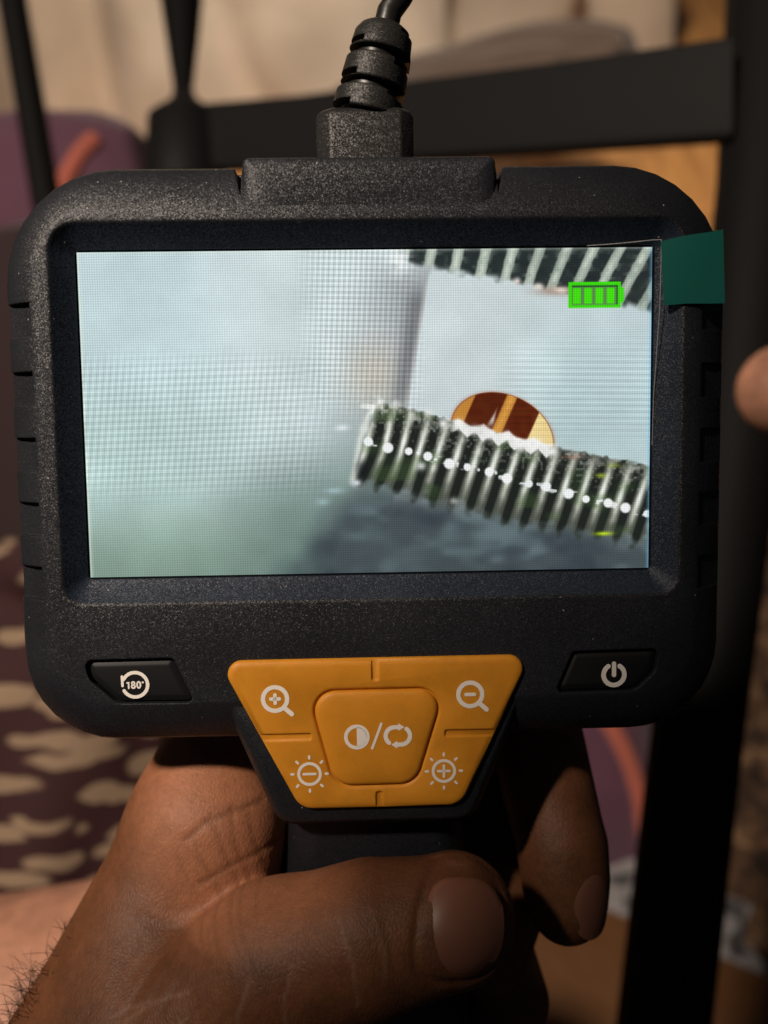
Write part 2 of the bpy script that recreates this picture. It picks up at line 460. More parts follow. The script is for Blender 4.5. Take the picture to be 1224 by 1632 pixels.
# ---- the picture the probe is sending: painted per pixel in display units, x 0..918 right, y 0..520 down
def paint_display():
    W_, H_ = 1224, 692
    X, Y = np.meshgrid((np.arange(W_) + .5) / W_ * 918, (np.arange(H_) + .5) / H_ * 520)
    vn_cache = {}
    def vnoise(sx, sy, seed):
        r = np.random.default_rng(seed); g = r.random((int(520 / sy) + 4, int(918 / sx) + 4))
        u, v = X / sx, Y / sy; i, j = u.astype(int), v.astype(int); fu, fv = u - i, v - j
        fu = fu * fu * (3 - 2 * fu); fv = fv * fv * (3 - 2 * fv)
        return (g[j, i] * (1 - fu) + g[j, i + 1] * fu) * (1 - fv) + (g[j + 1, i] * (1 - fu) + g[j + 1, i + 1] * fu) * fv
    def ss(a, b, x): t = np.clip((x - a) / (b - a), 0, 1); return t * t * (3 - 2 * t)
    img = np.zeros((H_, W_, 3))
    def mix(col, m):
        nonlocal img
        img = img * (1 - m[..., None]) + np.array(col, float) * m[..., None] if not isinstance(col, np.ndarray) else img * (1 - m[..., None]) + col * m[..., None]
    def inter(px, py):      # smooth interpolation through points
        return np.interp(X, px, py)
    def fbm(sx, sy, seed): return vnoise(sx, sy, seed) * 0.55 + vnoise(sx / 2.1, sy / 2.1, seed + 50) * 0.28 + vnoise(sx / 4.3, sy / 4.3, seed + 90) * 0.17
    # grey card on the left: pale, greener and darker below
    img[:] = (196, 216, 219)
    mix((209, 219, 221), ss(90, 330, X) * 0.8)
    mix((184, 208, 204), ss(120, 330, Y) * (1 - ss(100, 420, X)) * 0.8)
    mix((164, 181, 184), ss(250, 520, X) * ss(150, 330, Y) * 0.7)
    mix((136, 160, 146), ss(330, 500, Y + 0.08 * X - 20) * 0.95)
    mix((118, 138, 132), ss(300, 470, Y + 0.3 * X - 60) * ss(120, 330, X) * 0.75)
    # darker strip by the crease
    crease = 565 - Y * 0.17
    top = ss(330, 270, Y)
    m = ss(-150, -20, X - crease) * (1 - ss(0, 8, X - crease)) * top
    mix((146, 149, 152), m * ss(-10, 60, Y) * (0.30 + 0.4 * ss(250, 60, Y)))
    mix((188, 172, 150), np.exp(-((X - 468) / 50) ** 2 - ((Y - 200) / 58) ** 2) * 0.5)
    mix((98, 99, 103), np.exp(-((X - crease + 13) / 17) ** 2) * ss(40, 90, Y) * (1 - ss(210, 300, Y)) * 0.65)
    mix((216, 206, 200), np.exp(-((X - crease + 2) / 3) ** 2) * ss(40, 60, Y) * top * 0.4)
    # bright card on the right
    pan = ss(-3, 3, X - crease) * ss(-6, 6, Y - np.interp(X, [540, 700, 918], [34, 52, 88]) - 8 * (vnoise(16, 16, 31) - 0.5))
    mix((206, 217, 219), pan)
    mix((178, 205, 204), pan * ss(650, 800, X) * ss(40, 260, Y) * 0.75)
    mix((192, 210, 217), pan * ss(600, 900, X) * 0.35)
    # dark slate shadow below
    lowb = np.interp(X, [250, 330, 400, 440, 520, 918], [560, 490, 415, 385, 380, 470])
    sh = ss(-40, 40, Y - lowb + 40 * (fbm(70, 60, 17) - 0.5)) * ss(270, 420, X + 0.3 * (Y - 400))
    mix((76, 86, 90), sh)
    mix((112, 130, 134), sh * ss(0.42, 0.72, fbm(110, 60, 3)) * 0.75)
    mix((58, 66, 73), sh * ss(0.5, 0.75, fbm(90, 70, 8)) * 0.7)
    mix((106, 132, 122), ss(330, 520, Y + 0.35 * X - 120) * (1 - ss(300, 430, X)) * ss(200, 330, X) * 0.6 * fbm(60, 50, 4))
    # upper threaded rod
    lo_t = np.interp(X, [500, 540, 700, 820, 918], [2, 24, 50, 74, 98])
    rod = ss(9, -7, Y - lo_t + 9 * (vnoise(9, 9, 15) - 0.5)) * ss(508, 530, X)
    slant = 0.22 + 0.34 * ss(600, 880, X)
    s_ = (X + Y * slant - 20) / 43.5; s_ = s_ - np.floor(s_)
    mix((150, 160, 150), rod)
    mix((40, 46, 47), rod * ss(0.15, 0.25, np.abs(s_ - 0.5) + 0.05 * (vnoise(14, 10, 42) - 0.5)) * (0.88 + 0.1 * vnoise(20, 12, 41)))
    mix((214, 222, 208), rod * np.exp(-((s_ - 0.5) / 0.13) ** 2) * (0.45 + 0.55 * vnoise(13, 11, 5)))
    mix((158, 172, 160), rod * np.exp(-((s_ - 0.5) / 0.3) ** 2) * ss(0.55, 0.8, vnoise(9, 7, 25)) * 0.6)
    mix((70, 92, 80), ss(0.5, 0.9, vnoise(50, 30, 9)) * rod * ss(700, 850, X) * 0.5)
    mix((228, 234, 234), np.exp(-((X - 512) / 17) ** 2 - ((Y - 18) / 22) ** 2) * (0.25 + 0.75 * ss(0.35, 0.6, vnoise(9, 9, 6))))
    mix((150, 118, 98), np.exp(-((X - 765) / 34) ** 2 - ((Y - 68) / 7) ** 2) * 0.7)
    for xx, yy, rx in ((772, 66, 13), (735, 60, 7), (700, 52, 5)): mix((240, 226, 214), np.exp(-((X - xx) / rx) ** 2 - ((Y - yy) / 5) ** 2) * 0.9)
    # copper disc behind the lower rod
    ex, ey = 676, 298
    e = ((X - ex) / 84) ** 2 + ((Y - ey - 0.18 * (X - ex)) / 68) ** 2
    disc = ss(1.03, 0.97, e)
    mix((196, 150, 140), ss(1.2, 1.0, e) * 0.35)
    mix((200, 138, 62), disc)
    mix((240, 216, 152), disc * ss(722, 736, X + 0.45 * (Y - 260)))
    sl = X + 0.45 * (Y - 260)
    for a, b in ((620, 672), (690, 737)):
        mix((88, 36, 20), disc * ss(a - 2, a + 2, sl) * ss(b + 2, b - 2, sl) * (0.90 + 0.1 * vnoise(10, 10, 2)))
    mix((228, 166, 80), disc * np.exp(-((sl - 681) / 5.5) ** 2) * 0.85)
    mix((124, 64, 34), np.exp(-((e - 1.0) / 0.03) ** 2) * 0.55)
    # lower threaded rod
    UX, UY = [430, 470, 520, 600, 700, 918], [330, 240, 252, 276, 306, 352]
    up = np.interp(X, UX, UY)
    dn = np.interp(X, [430, 480, 560, 700, 918], [372, 376, 402, 440, 478])
    body0 = ss(-4, 4, Y - up - 5 * (vnoise(7, 7, 51) - 0.5)) * ss(438, 446, X + 0.36 * (Y - 330))
    ax = (Y - up) / np.maximum(dn - up, 1)
    bow = 9 * ss(560, 450, X) * np.sin(np.clip(ax, 0, 1) * np.pi)
    s_ = (X + 0.33 * (Y - 330) - bow) / 32.5; s_ = s_ - np.floor(s_)
    gap = np.abs(s_ - 0.5)
    jit = vnoise(12, 9, 21); jit2 = vnoise(6, 6, 22)
    body = body0 * ss(1.10, 0.90, ax - 0.16 * (gap - 0.25) + 0.12 * (jit - 0.5))
    mix((74, 78, 70), body)
    mix((34, 39, 36), body * ss(0.22, 0.34, gap) * 0.92)
    mix((120, 122, 112), body * ss(0.30, 0.05, ax) * ss(0.4, 0.8, jit2) * 0.7)
    mix((214, 218, 202), body * np.exp(-((s_ - 0.5) / (0.14 + 0.04 * jit)) ** 2) * (0.62 + 0.38 * jit) * ss(1.06, 0.55, ax) * ss(-0.1, 0.22, ax))
    mix((238, 242, 236), body * np.exp(-((s_ - 0.5) / 0.12) ** 2) * np.exp(-((ax - 0.42) / 0.17) ** 2) * 0.95)
    mix((80, 104, 60), body * ss(0.55, 0.9, vnoise(40, 24, 12)) * 0.35)
    # scalloped bright upper edge and sparkle row
    for k in range(19):
        xx = 452 + 25.5 * k; yy = np.interp(xx, UX, UY)
        wgt = 0.95 if 570 < xx < 770 else (0.65 if xx <= 570 else 0.22)
        mix((246, 246, 240), np.exp(-((X - xx) / 8) ** 2 - ((Y - yy - 4 - 5 * math.sin(k * 2.7)) / 8) ** 2) * wgt)
    tri = np.abs(((X + 6) / 26.0) % 1 - 0.5) * 2
    crest = ss(-3, 3, Y - (up - 9 + 7 * np.abs(np.sin(X / 13.0 + 0.6)) + 5 * (vnoise(11, 9, 61) - 0.5))) * ss(3, -3, Y - (up + 6 + 13 * tri + 6 * (vnoise(13, 9, 62) - 0.5)))
    mix((250, 250, 248), crest * ss(586, 604, X) * ss(772, 748, X) * (0.86 + 0.14 * jit2))
    mix((250, 250, 246), ss(4, -3, np.abs(X - 664 + 0.4 * (Y - 262)) + 0.25 * (262 - Y)) * ss(236, 250, Y) * ss(290, 270, Y) * 0.8)
    for k in range(15):
        xx = 457 + 32.6 * k + 2 * math.sin(k * 3.3); yy = np.interp(xx, [450, 906], [303, 428]) + 2 * math.sin(k * 1.9)
        r = 7.4 + 1.3 * math.sin(k * 2.1)
        mix((248, 251, 252), ss(1.25, 0.75, np.sqrt(((X - xx) / r) ** 2 + ((Y - yy) / r) ** 2)) * 0.96)
    line = np.abs(Y - np.interp(X, [450, 906], [303, 428]) - 2.5 * (vnoise(17, 17, 71) - 0.5))
    mix((244, 248, 250), body * ss(8, 3, line) * ss(0.58, 0.75, vnoise(7, 6, 72)) * 0.8)
    mix((228, 232, 224), body * ss(0.66, 0.74, vnoise(5, 5, 73)) * ss(0.6, 0.1, ax) * 0.28)
    # bright left end of the rod
    ed = np.abs(X - np.interp(Y, [236, 262, 300, 340, 372], [480, 458, 444, 436, 430]))
    mix((222, 226, 218), np.exp(-(ed / 5.0) ** 2) * ss(232, 246, Y) * ss(380, 364, Y) * (0.75 + 0.25 * jit2))
    mix((240, 243, 238), ss(0.55, 0.7, vnoise(8, 8, 74)) * np.exp(-((X - 470) / 30) ** 2 - ((Y - 248) / 12) ** 2) * 0.9)
    mix((28, 32, 36), np.exp(-((X - 448) / 12) ** 2 - ((Y - 352) / 16) ** 2) * 0.8)
    for (xx, yy, rx, ry, c, wt) in ((415, 282, 11, 5, (232, 238, 242), .9), (437, 372, 8, 6, (226, 232, 238), .9), (400, 384, 16, 5, (176, 206, 214), .6), (382, 402, 12, 6, (176, 206, 214), .55),
                                    (843, 462, 14, 3.2, (196, 224, 40), .95), (838, 366, 8, 4, (170, 190, 60), .8), (860, 350, 12, 4, (150, 170, 70), .6), (596, 404, 8, 6, (206, 206, 200), .7),
                                    (543, 346, 8, 7, (236, 240, 238), .8), (790, 335, 16, 4, (196, 150, 130), .5)):
        mix(c, np.exp(-((X - xx) / rx) ** 2 - ((Y - yy) / ry) ** 2) * wt)
    # lit panel edge
    mix((226, 236, 224), np.exp(-(X / 4.0) ** 2) * 0.6 + np.exp(-(Y / 3.5) ** 2) * 0.35)
    mix((120, 190, 235), np.exp(-((918 - X) / 3.5) ** 2) * 0.5)
    # battery gauge
    def rect(x0, x1, y0, y1, c, wt=1.0): mix(c, ss(x0 - 1, x0 + 1, X) * ss(x1 + 1, x1 - 1, X) * ss(y0 - 1, y0 + 1, Y) * ss(y1 + 1, y1 - 1, Y) * wt)
    G = (66, 222, 22)
    rect(783, 868, 54, 95, G); rect(868, 873, 63, 87, G)
    rect(788.5, 863, 59.5, 90.5, (96, 140, 84)); rect(788.5, 863, 59.5, 62, (36, 90, 40)); rect(861, 863, 59.5, 90, (36, 90, 40))
    for k in range(4): rect(790.5 + 18.2 * k, 803 + 18.2 * k, 63.5, 88.5, (72, 226, 24))
    img *= (1 + 0.10 * (fbm(120, 90, 81) - 0.5) + 0.06 * (fbm(40, 40, 82) - 0.5))[..., None]
    img = np.clip((img - 128) * 1.06 + 130, 0, 255)
    # LCD cell grid, and the slow beat it makes
    gx = 0.5 + 0.5 * np.cos(2 * np.pi * X / 3.83); gy = 0.5 + 0.5 * np.cos(2 * np.pi * Y / 3.83)
    img *= (1.10 - 0.11 * gx - 0.11 * gy)[..., None]
    reg = ss(330, 400, X) * ss(560, 520, X) * ss(300, 200, Y)
    bx = np.cos(2 * np.pi * (X + 0.06 * Y) / 8.6); by = np.cos(2 * np.pi * (Y - 0.02 * X) / 8.9)
    img *= (1 + reg * (0.075 * bx + 0.075 * by))[..., None]
    reg = ss(140, 200, Y) * ss(420, 340, Y) * ss(430, 330, X)
    img *= (1 + reg * (0.05 * np.cos(2 * np.pi * (X + 0.12 * Y) / 10.5) + 0.05 * np.cos(2 * np.pi * (Y + 0.03 * X) / 11)))[..., None]
    reg = ss(640, 720, X) * ss(120, 200, Y) * ss(330, 260, Y)
    img *= (1 + reg * 0.055 * np.cos(2 * np.pi * (Y - 0.02 * X) / 10))[..., None]
    img *= (1 + 0.05 * (rng.random((H_, W_)) - 0.5))[..., None]
    img = np.clip(img * 0.97, 0, 255) / 255
    out = np.ones((H_, W_, 4), np.float32); out[..., :3] = img[::-1]
    im = bpy.data.images.new('probe picture', W_, H_); im.colorspace_settings.name = 'sRGB'
    im.pixels.foreach_set(out.ravel()); im.update(); im.pack()
    return im
N, L = disp_mat.node_tree.nodes, disp_mat.node_tree.links
N.remove(N['Principled BSDF'])
ti = N.new('ShaderNodeTexImage'); ti.image = paint_display(); ti.extension = 'EXTEND'
em = N.new('ShaderNodeEmission'); em.inputs[1].default_value = 1.0
L.new(ti.outputs[0], em.inputs[0]); L.new(em.outputs[0], N['Material Output'].inputs[0])

# ---- keys
def raised(B_, Rr, z0, z1, bev, mat, name, parent=None, **props):
    return dpart(name, loft([Z(rpoly(B_, Rr, 0.12), z0), Z(rpoly(B_, Rr, 0.12), z1 - 0.55 * bev), Z(rpoly(B_, Rr, 0.12 + bev), z1), Z(rpoly(B_, Rr, 0.12 + bev + 0.25), z1 + 0.04)]),
                 mat, parent, angle=50, **props)
rotate_btn = raised(BTN_L, BR_L, 1.0, 2.62, 0.9, M_KEY, 'button', label='black key marked 180 degrees with a turning arrow')
power_btn = raised(BTN_R, BR_R, 1.0, 2.62, 0.9, M_KEY, 'button', label='black key with the power mark')
cx_, cy_ = -40.1, -44.9
ring = arc(cx_, cy_, 2.1, 152, -152, 60)
sym = dpart('symbol', strokes([('line', ring, 0.58), ('line', [(cx_ - 2.14, cy_ + 1.45), (cx_ - 2.10, cy_ - 0.15)], 0.44)], 2.67), M_INK, rotate_btn)
def ell(cx, cy, a, b, n=28): return [(cx + a * math.cos(t), cy + b * math.sin(t)) for t in np.linspace(0, 2 * math.pi, n, endpoint=False)]
bx, by, sw = cx_ - 1.15, cy_ - 0.02, 0.27
dpart('digits', strokes([('line', [(bx - 0.18, by + 0.36), (bx + 0.08, by + 0.52), (bx + 0.08, by - 0.56)], sw),
                         ('line', ell(bx + 0.86, by + 0.28, 0.235, 0.24), sw, 'closed'), ('line', ell(bx + 0.86, by - 0.27, 0.28, 0.27), sw, 'closed'),
                         ('line', ell(bx + 1.78, by, 0.285, 0.52), sw, 'closed'), ('line', ell(bx + 2.46, by + 0.42, 0.10, 0.10, 14), 0.16, 'closed')], 2.70), M_INK, rotate_btn)
cx_, cy_ = 41.05, -44.85
dpart('symbol', strokes([('line', arc(cx_, cy_, 1.78, 122, 418, 50), 0.78), ('line', [(cx_, cy_ + 1.95), (cx_, cy_ - 0.05)], 0.74)], 2.67), M_INK, power_btn)

PAD = [(-12.7, -66.8), (14.7, -66.7), (26.7, -40.8), (-25.9, -40.9)]; RP = [3.6, 3.6, 2.4, 2.4]
CEN = [(-6.9, -62.9), (7.1, -62.8), (12.3, -46.0), (-11.1, -46.1)]; RCN = [4.0, 4.0, 3.6, 3.6]
pad = dpart('keypad', loft([Z(rpoly(PAD, RP, 0.15), 2.0), Z(rpoly(PAD, RP, 0.0), 2.6), Z(rpoly(PAD, RP, 0.0), 3.5), Z(rpoly(PAD, RP, 0.12), 3.85),
                            Z(rpoly(PAD, RP, 0.45), 4.1), Z(rpoly(PAD, RP, 1.2), 4.2),
                            Z(rpoly(CEN, RCN, -0.5), 4.2), Z(rpoly(CEN, RCN, -0.15), 4.05), Z(rpoly(CEN, RCN, 0.05), 3.6)]), M_PAD, angle=60)
gv = []
def slot(x0, x1, y0, y1, dz=0.34):
    gv.append(loft([Z(rpoly(box_rr(x0, x1, y0, y1), 0.35, 0.2), 4.2 - dz), Z(rpoly(box_rr(x0, x1, y0, y1), 0.35), 4.2 - dz * 0.7), Z(rpoly(box_rr(x0, x1, y0, y1), 0.35, -0.45), 5)]))
slot(-22, -10.6, -54.6, -53.5); slot(12.0, 23, -54.5, -53.4)
slot(-0.2, 0.9, -44.6, -40.6); slot(0.2, 1.3, -68, -63.9)
carve(pad, join(gv), 60)
ckey = dpart('button', loft([Z(rpoly(CEN, RCN, 0.25), 3.3), Z(rpoly(CEN, RCN, 0.25), 4.0), Z(rpoly(CEN, RCN, 0.45), 4.3), Z(rpoly(CEN, RCN, 0.95), 4.5), Z(rpoly(CEN, RCN, 2.6), 4.62), Z(rpoly(CEN, RCN, 4.2), 4.66)]),
             M_PAD, pad, angle=60, label='raised middle key with contrast and swap marks')
ZP, ZC = 4.215, 4.675
def mag(x, y, plus):
    it = [('line', circle(x, y, 2.02), 0.72, 'closed'), ('line', [(x + 1.6, y - 1.6), (x + 2.75, y - 2.65)], 0.78), ('line', [(x - 0.72, y), (x + 0.72, y)], 0.6)]
    if plus: it.append(('line', [(x, y - 0.72), (x, y + 0.72)], 0.6))
    return strokes(it, ZP)
def sun(x, y, plus):
    it = [('line', circle(x, y, 1.82), 0.5, 'closed'), ('line', [(x - 0.98, y), (x + 0.98, y)], 0.42)]
    if plus: it.append(('line', [(x, y - 0.98), (x, y + 0.98)], 0.42))
    for k in range(8):
        a = k * math.pi / 4; it.append(('line', [(x + 2.72 * math.cos(a), y + 2.72 * math.sin(a)), (x + 3.08 * math.cos(a), y + 3.08 * math.sin(a))], 0.4))
    return strokes(it, ZP)
dpart('symbol', mag(-16.5, -47.4, True), M_INK, pad); dpart('symbol', mag(16.3, -47.3, False), M_INK, pad)
dpart('symbol', sun(-11.0, -60.5, False), M_INK, pad); dpart('symbol', sun(11.75, -60.5, True), M_INK, pad)
x, y = -2.9, -54.1
cyc = [('line', circle(x, y, 1.85), 0.6, 'closed'), ('poly', [(x, y - 1.75)] + arc(x, y, 1.75, -90, 90, 24) + [(x, y + 1.75)]),
       ('line', [(-0.35, -56.1), (1.25, -51.9)], 0.42)]
x, y = 4.0, -54.05
cyc += [('line', arc(x - 0.55, y, 1.5, 232, 95, 20) + [(x + 0.15, y + 1.5)], 0.72), ('poly', [(x + 0.1, y + 0.85), (x + 1.1, y + 1.5), (x + 0.1, y + 2.2)]),
        ('line', arc(x + 0.55, y, 1.5, 52, -85, 20) + [(x - 0.15, y - 1.5)], 0.72), ('poly', [(x - 0.1, y - 0.85), (x - 0.1, y - 2.2), (x - 1.1, y - 1.5)])]
dpart('symbol', strokes(cyc, ZC), M_INK, ckey)

# ---- protective film with its pull tab, still stuck over the screen
nx, ny = 44, 26
V, Fc = [], []
for j in range(ny + 1):
    for i in range(nx + 1):
        x = -47.6 + i / nx * 95.6; y = -27.2 + j / ny * 54.2
        lift = max(0, (x - 36) / 12) ** 2 * max(0, (y - 4) / 23) ** 1.2
        V.append((x, y + 0.4 * lift, 0.35 + 2.6 * min(1.0, lift)))
for j in range(ny):
    for i in range(nx):
        a = j * (nx + 1) + i; Fc.append((a, a + 1, a + nx + 2, a + nx + 1))
film = link('screen_film', mesh('screen_film', V, Fc), M_FILM, cam_root, label='clear protective film lifting at one corner')
link('film_edge', mesh('film_edge', *tube([(36.5, 27.15, 0.5), (40, 27.25, 1.0), (43.5, 27.35, 2.1), (46.6, 27.5, 3.0), (48.0, 27.5, 3.3)], 0.09, 6)), M_EDGE, film)
link('film_edge', mesh('film_edge', *tube([(48.0, 27.5, 3.3), (48.0, 22, 3.2), (48.0, 16.5, 2.9), (47.9, 8, 1.6), (47.85, 2, 0.7), (47.8, -6, 0.45)], 0.07, 6)), M_EDGE, film)
tq = [(47.9, 27.2, 3.25), (57.8, 29.0, 3.9), (58.2, 17.2, 3.9), (48.5, 16.9, 3.25)]
tq = np.array(tq); nu_, nv_ = 10, 10; V = []; Fc = []
for side in (0, 1):
    for j in range(nv_ + 1):
        for i in range(nu_ + 1):
            u, v = i / nu_, j / nv_
            q = (tq[0] * (1 - u) + tq[1] * u) * (1 - v) + (tq[3] * (1 - u) + tq[2] * u) * v
            V.append((q[0], q[1] + 0.12 * math.sin(u * 5), q[2] + 0.16 * math.sin(u * 2.6 + v) + 0.5 * u * u * v + 0.13 * side))
M_ = (nu_ + 1) * (nv_ + 1)
for j in range(nv_):
    for i in range(nu_):
        a = j * (nu_ + 1) + i; f4 = (a, a + 1, a + nu_ + 2, a + nu_ + 1); Fc += [f4[::-1], tuple(k + M_ for k in f4)]
bd = [i for i in range(nu_ + 1)] + [j * (nu_ + 1) + nu_ for j in range(1, nv_ + 1)] + [nv_ * (nu_ + 1) + i for i in range(nu_ - 1, -1, -1)] + [j * (nu_ + 1) for j in range(nv_ - 1, 0, -1)]
for k in range(len(bd)): Fc.append((bd[k], bd[(k + 1) % len(bd)], bd[(k + 1) % len(bd)] + M_, bd[k] + M_))
link('pull_tab', mesh('pull_tab', V, Fc), M_TAB, film, label='dark green pull tab of the film')

# ================================================================== probe cable plugged in at the top
cable = empty('probe_cable', DEV @ Matrix.Translation((0.1 * MM, 41 * MM, -5 * MM)), 'black probe cable with ribbed strain relief plugged into the top of the inspection camera', 'cable')
CO = np.array((0.1, 41.0, -5.0))
def cpart(name, vf, mat, angle=35):
    V = np.array(vf[0]) - CO
    return link(name, mesh(name, V, vf[1], angle=angle), mat, cable)
lp = []
OCT = box_rr(-8.1, 8.1, -5.2, 5.2)
for y, d in ((40.6, 0), (48.6, 0), (49.4, 0.35), (49.9, 1.1)):
    l = rpoly([(-5.6, -5.2), (6.0, -5.2), (8.1, -3.0), (8.1, 3.0), (6.0, 5.2), (-5.6, 5.2), (-8.0, 3.0), (-8.0, -3.0)], 0.7, d, n=3)
    lp.append(np.column_stack([l[:, 0], np.full(len(l), y), l[:, 1] - 5.0]))
cpart('plug', loft(lp), M_PLUG)
A0 = np.array((0.3, 49.4, -5.0)); A1 = np.array((3.9, 64.6, -5.6)); AX = (A1 - A0) / np.linalg.norm(A1 - A0); LEN = float(np.linalg.norm(A1 - A0))
def axp(t): return A0 + AX * t
def rr_(t): return 6.05 - 0.078 * t
sr = [tube([axp(0), axp(LEN - 1)], [4.4, 3.6], 28)]
def ringseg(t0, t1, dome=False):
    ts = [(t0, -0.25), (t0 + 0.25, 0), (t1 - 0.25, 0), (t1, -0.25)]
    if dome: ts = [(t0, -0.25), (t0 + 0.25, 0), (t1 - 2.0, -0.1), (t1 - 0.9, -0.7), (t1 - 0.3, -1.5), (t1, -2.6)]
    return tube([axp(t) for t, _ in ts], [rr_(t) + d for t, d in ts], 40)
segs = [ringseg(0.0, 3.7), ringseg(5.0, 9.2), ringseg(10.5, LEN, True)]
relief = cpart('strain_relief', join(segs), M_PLUG)
notch = []
for t, dd in ((1.9, 1.1), (7.0, 1.1), (12.6, 1.0)):
    for s in (-1, 1):
        c = axp(t) + np.array((s * 6.2, 0.0, 2.4)) - CO
        notch.append(boxvf(c, (6.4, dd, 8.0), Matrix.Rotation(math.radians(-8 if s < 0 else -20), 4, 'Z')))
carve(relief, join(notch))
core = [tube([axp(0), axp(LEN - 1)], [4.6, 3.7], 28)]
for t in (4.35, 9.85):        # the webs that join the rings at the sides
    core.append(boxvf(axp(t) + np.array((5.0, 0, -1.5)) * 0.8, (2.6, 1.9, 5.0)))
cpart('relief_core', join(core), M_CORD)
cp = [A1 - AX * 2.5, A1 + np.array((0.6, 2.2, 0)), (6.4, 69.5, -6), (9.5, 75.5, -8), (14, 84, -11), (21, 96, -15), (30, 112, -22), (44, 134, -30), (64, 160, -40)]
cpart('cord', tube(cp, 2.12, 18), M_CORD, 60)

# ================================================================== the holding hand (left hand, thumb across the grip)
WR = [(-49, -128, -9), (-80, -188, -20)]
IDX = [(-33.2, -78, -19), (-30, -60, -29), (-14, -46, -36), (14, -44, -41), (33.0, -64, -28), (36.6, -84, -19), (37.4, -95.0, -15.0)]
THUMB = [(-36, -114, -3), (-17.5, -95.4, 2.4), (-1.0, -88.5, 6.4), (11.8, -85.6, 7.0)]
def hand_sdf(p):
    d = chain(p, IDX[:2], [13.2, 9.6])
    d = smin(d, chain(p, IDX[1:4], [9.6, 9.2, 8.6]), 3)
    palm = chain(p, [(-34, -80, -20), (-50, -121, -9)], [13.5, 20.5])
    palm = smin(palm, chain(p, [(-26.5, -78, -14.5), (-27.5, -88, -13), (-36, -112, -18)], [8.0, 8.6, 16]), 7)
    d = smin(d, palm, 7)
    d = smin(d, chain(p, WR, [21.5, 25]), 8)
    back = chain(p, [(-28, -62, -36), (-24, -92, -40), (-26, -120, -40)], [10, 13, 15])
    d = smin(d, back, 9)
    # thumb
    th = chain(p, [(-46, -134, -7), THUMB[0], THUMB[1]], [24, 20, 13.7])
    th2 = chain(p, THUMB[1:], [13.6, 12.9, 10.7])
    th2 = smin(th2, ellip(p, (14.2, -85.9, 6.0), (8.6, 10.6, 8.4)), 3)
    th = smin(th, th2, 4)
    d = smin(d, th, np.interp(p[:, 0], [-46, -34, -30], [9.0, 3.0, 1.8]))
    # fingers reaching round behind the grip
    fi = chain(p, IDX[3:], [9.4, 9.6, 8.9, 6.8])
    fi = smin(fi, ellip(p, (37.0, -90, -16.0), (8.0, 12.4, 7.6)), 3)
    d = smin(d, fi, 2)
    mid = chain(p, [(-24, -84, -40), (6, -74, -46), (24.5, -80, -38), (27.0, -102, -31), (23, -112, -27)], [9.5, 9.0, 9.4, 9.2, 8.6])
    d = smin(d, mid, 2)
    rin = chain(p, [(-26, -112, -40), (6, -112, -50), (25.5, -116, -42), (28.0, -124, -30), (22, -128, -24)], [9.5, 8.8, 8.8, 8.6, 7.6])
    d = smin(d, rin, 2)
    # keep clear of the grip and the shell
    # creases (carved where the skin faces the viewer)
    fr = 1.0
    for pts, wd, dp in CREASES: d = d + dp * np.exp(-(seg2(p, pts) / wd) ** 2)
    # nail folds
    d = d + 0.55 * np.exp(-((nail_r(p) - 1.05) / 0.10) ** 2) * (p[:, 2] > 6)
    return d
NAIL_C = np.array((13.2, -83.2)); NAIL_AX = math.radians(-9)
def nail_r(p):
    q = p[:, :2] - NAIL_C; c, s = math.cos(NAIL_AX), math.sin(NAIL_AX)
    u = q[:, 0] * c + q[:, 1] * s; v = -q[:, 0] * s + q[:, 1] * c
    return (np.abs(u / 6.9) ** 2.7 + np.abs(v / 7.3) ** 2.7) ** (1 / 2.7)
CREASES = [
    ([(-42, -88.0), (-38, -89.6), (-34.5, -90.0), (-28, -89.4)], 0.7, 0.22),
    ([(-34, -75.5), (-30.5, -72.6), (-26, -71.4), (-21, -71.2)], 0.45, 0.26),
    ([(-31.5, -83), (-26, -80.4), (-21, -79.2), (-17, -79.0)], 0.45, 0.28),
    ([(-29.5, -71.5), (-27.5, -77), (-24.5, -84), (-22, -88)], 0.4, 0.16),
    ([(-26, -70.5), (-25.2, -77), (-22.5, -84), (-20.5, -88)], 0.4, 0.15),
    ([(-33, -74.5), (-30.5, -80), (-26.5, -87), (-24, -90)], 0.4, 0.14),
    ([(-23.0, -71.5), (-22, -77), (-20, -82)], 0.35, 0.13),
    ([(-36, -78), (-33, -83), (-28.5, -89.5)], 0.35, 0.12),
    ([(-20.5, -89.5), (-22.5, -96), (-22.5, -102), (-20, -108)], 0.45, 0.17),
    ([(-13.5, -86.8), (-15, -93), (-14.5, -98)], 0.4, 0.13),
    ([(-6, -80.5), (-4, -86), (-3.6, -92)], 0.4, 0.14), ([(-2.5, -79), (-0.5, -84), (0, -89)], 0.35, 0.12),
    ([(-0.5, -78.5), (1.8, -83), (2.2, -87)], 0.35, 0.10),
]
for k in range(16):      # loose skin folds over the thumb's root
    x0, y0 = -47 + k * 1.55, -92.5 - 0.25 * k - 1.2 * (k % 3)
    CREASES.append(([(x0, y0), (x0 + 3.5 - 9 * 0, y0 - 3.0), (x0 + 1.0, y0 - 8.5 - (k * 37 % 5))][::-1] if False else
                    [(x0 + 5.5, y0 + 1.5), (x0 + 1.5, y0 - 4.0), (x0 - 3.5 - (k * 37 % 4), y0 - 9.5 - (k * 29 % 5))], 0.40, 0.07 + 0.04 * (k % 3)))
Vh, Qh = surface_nets(hand_sdf, (-112, -172, -66), (52, -30, 24), 0.55)
hand_me = mesh_np('person', Vh, Qh)
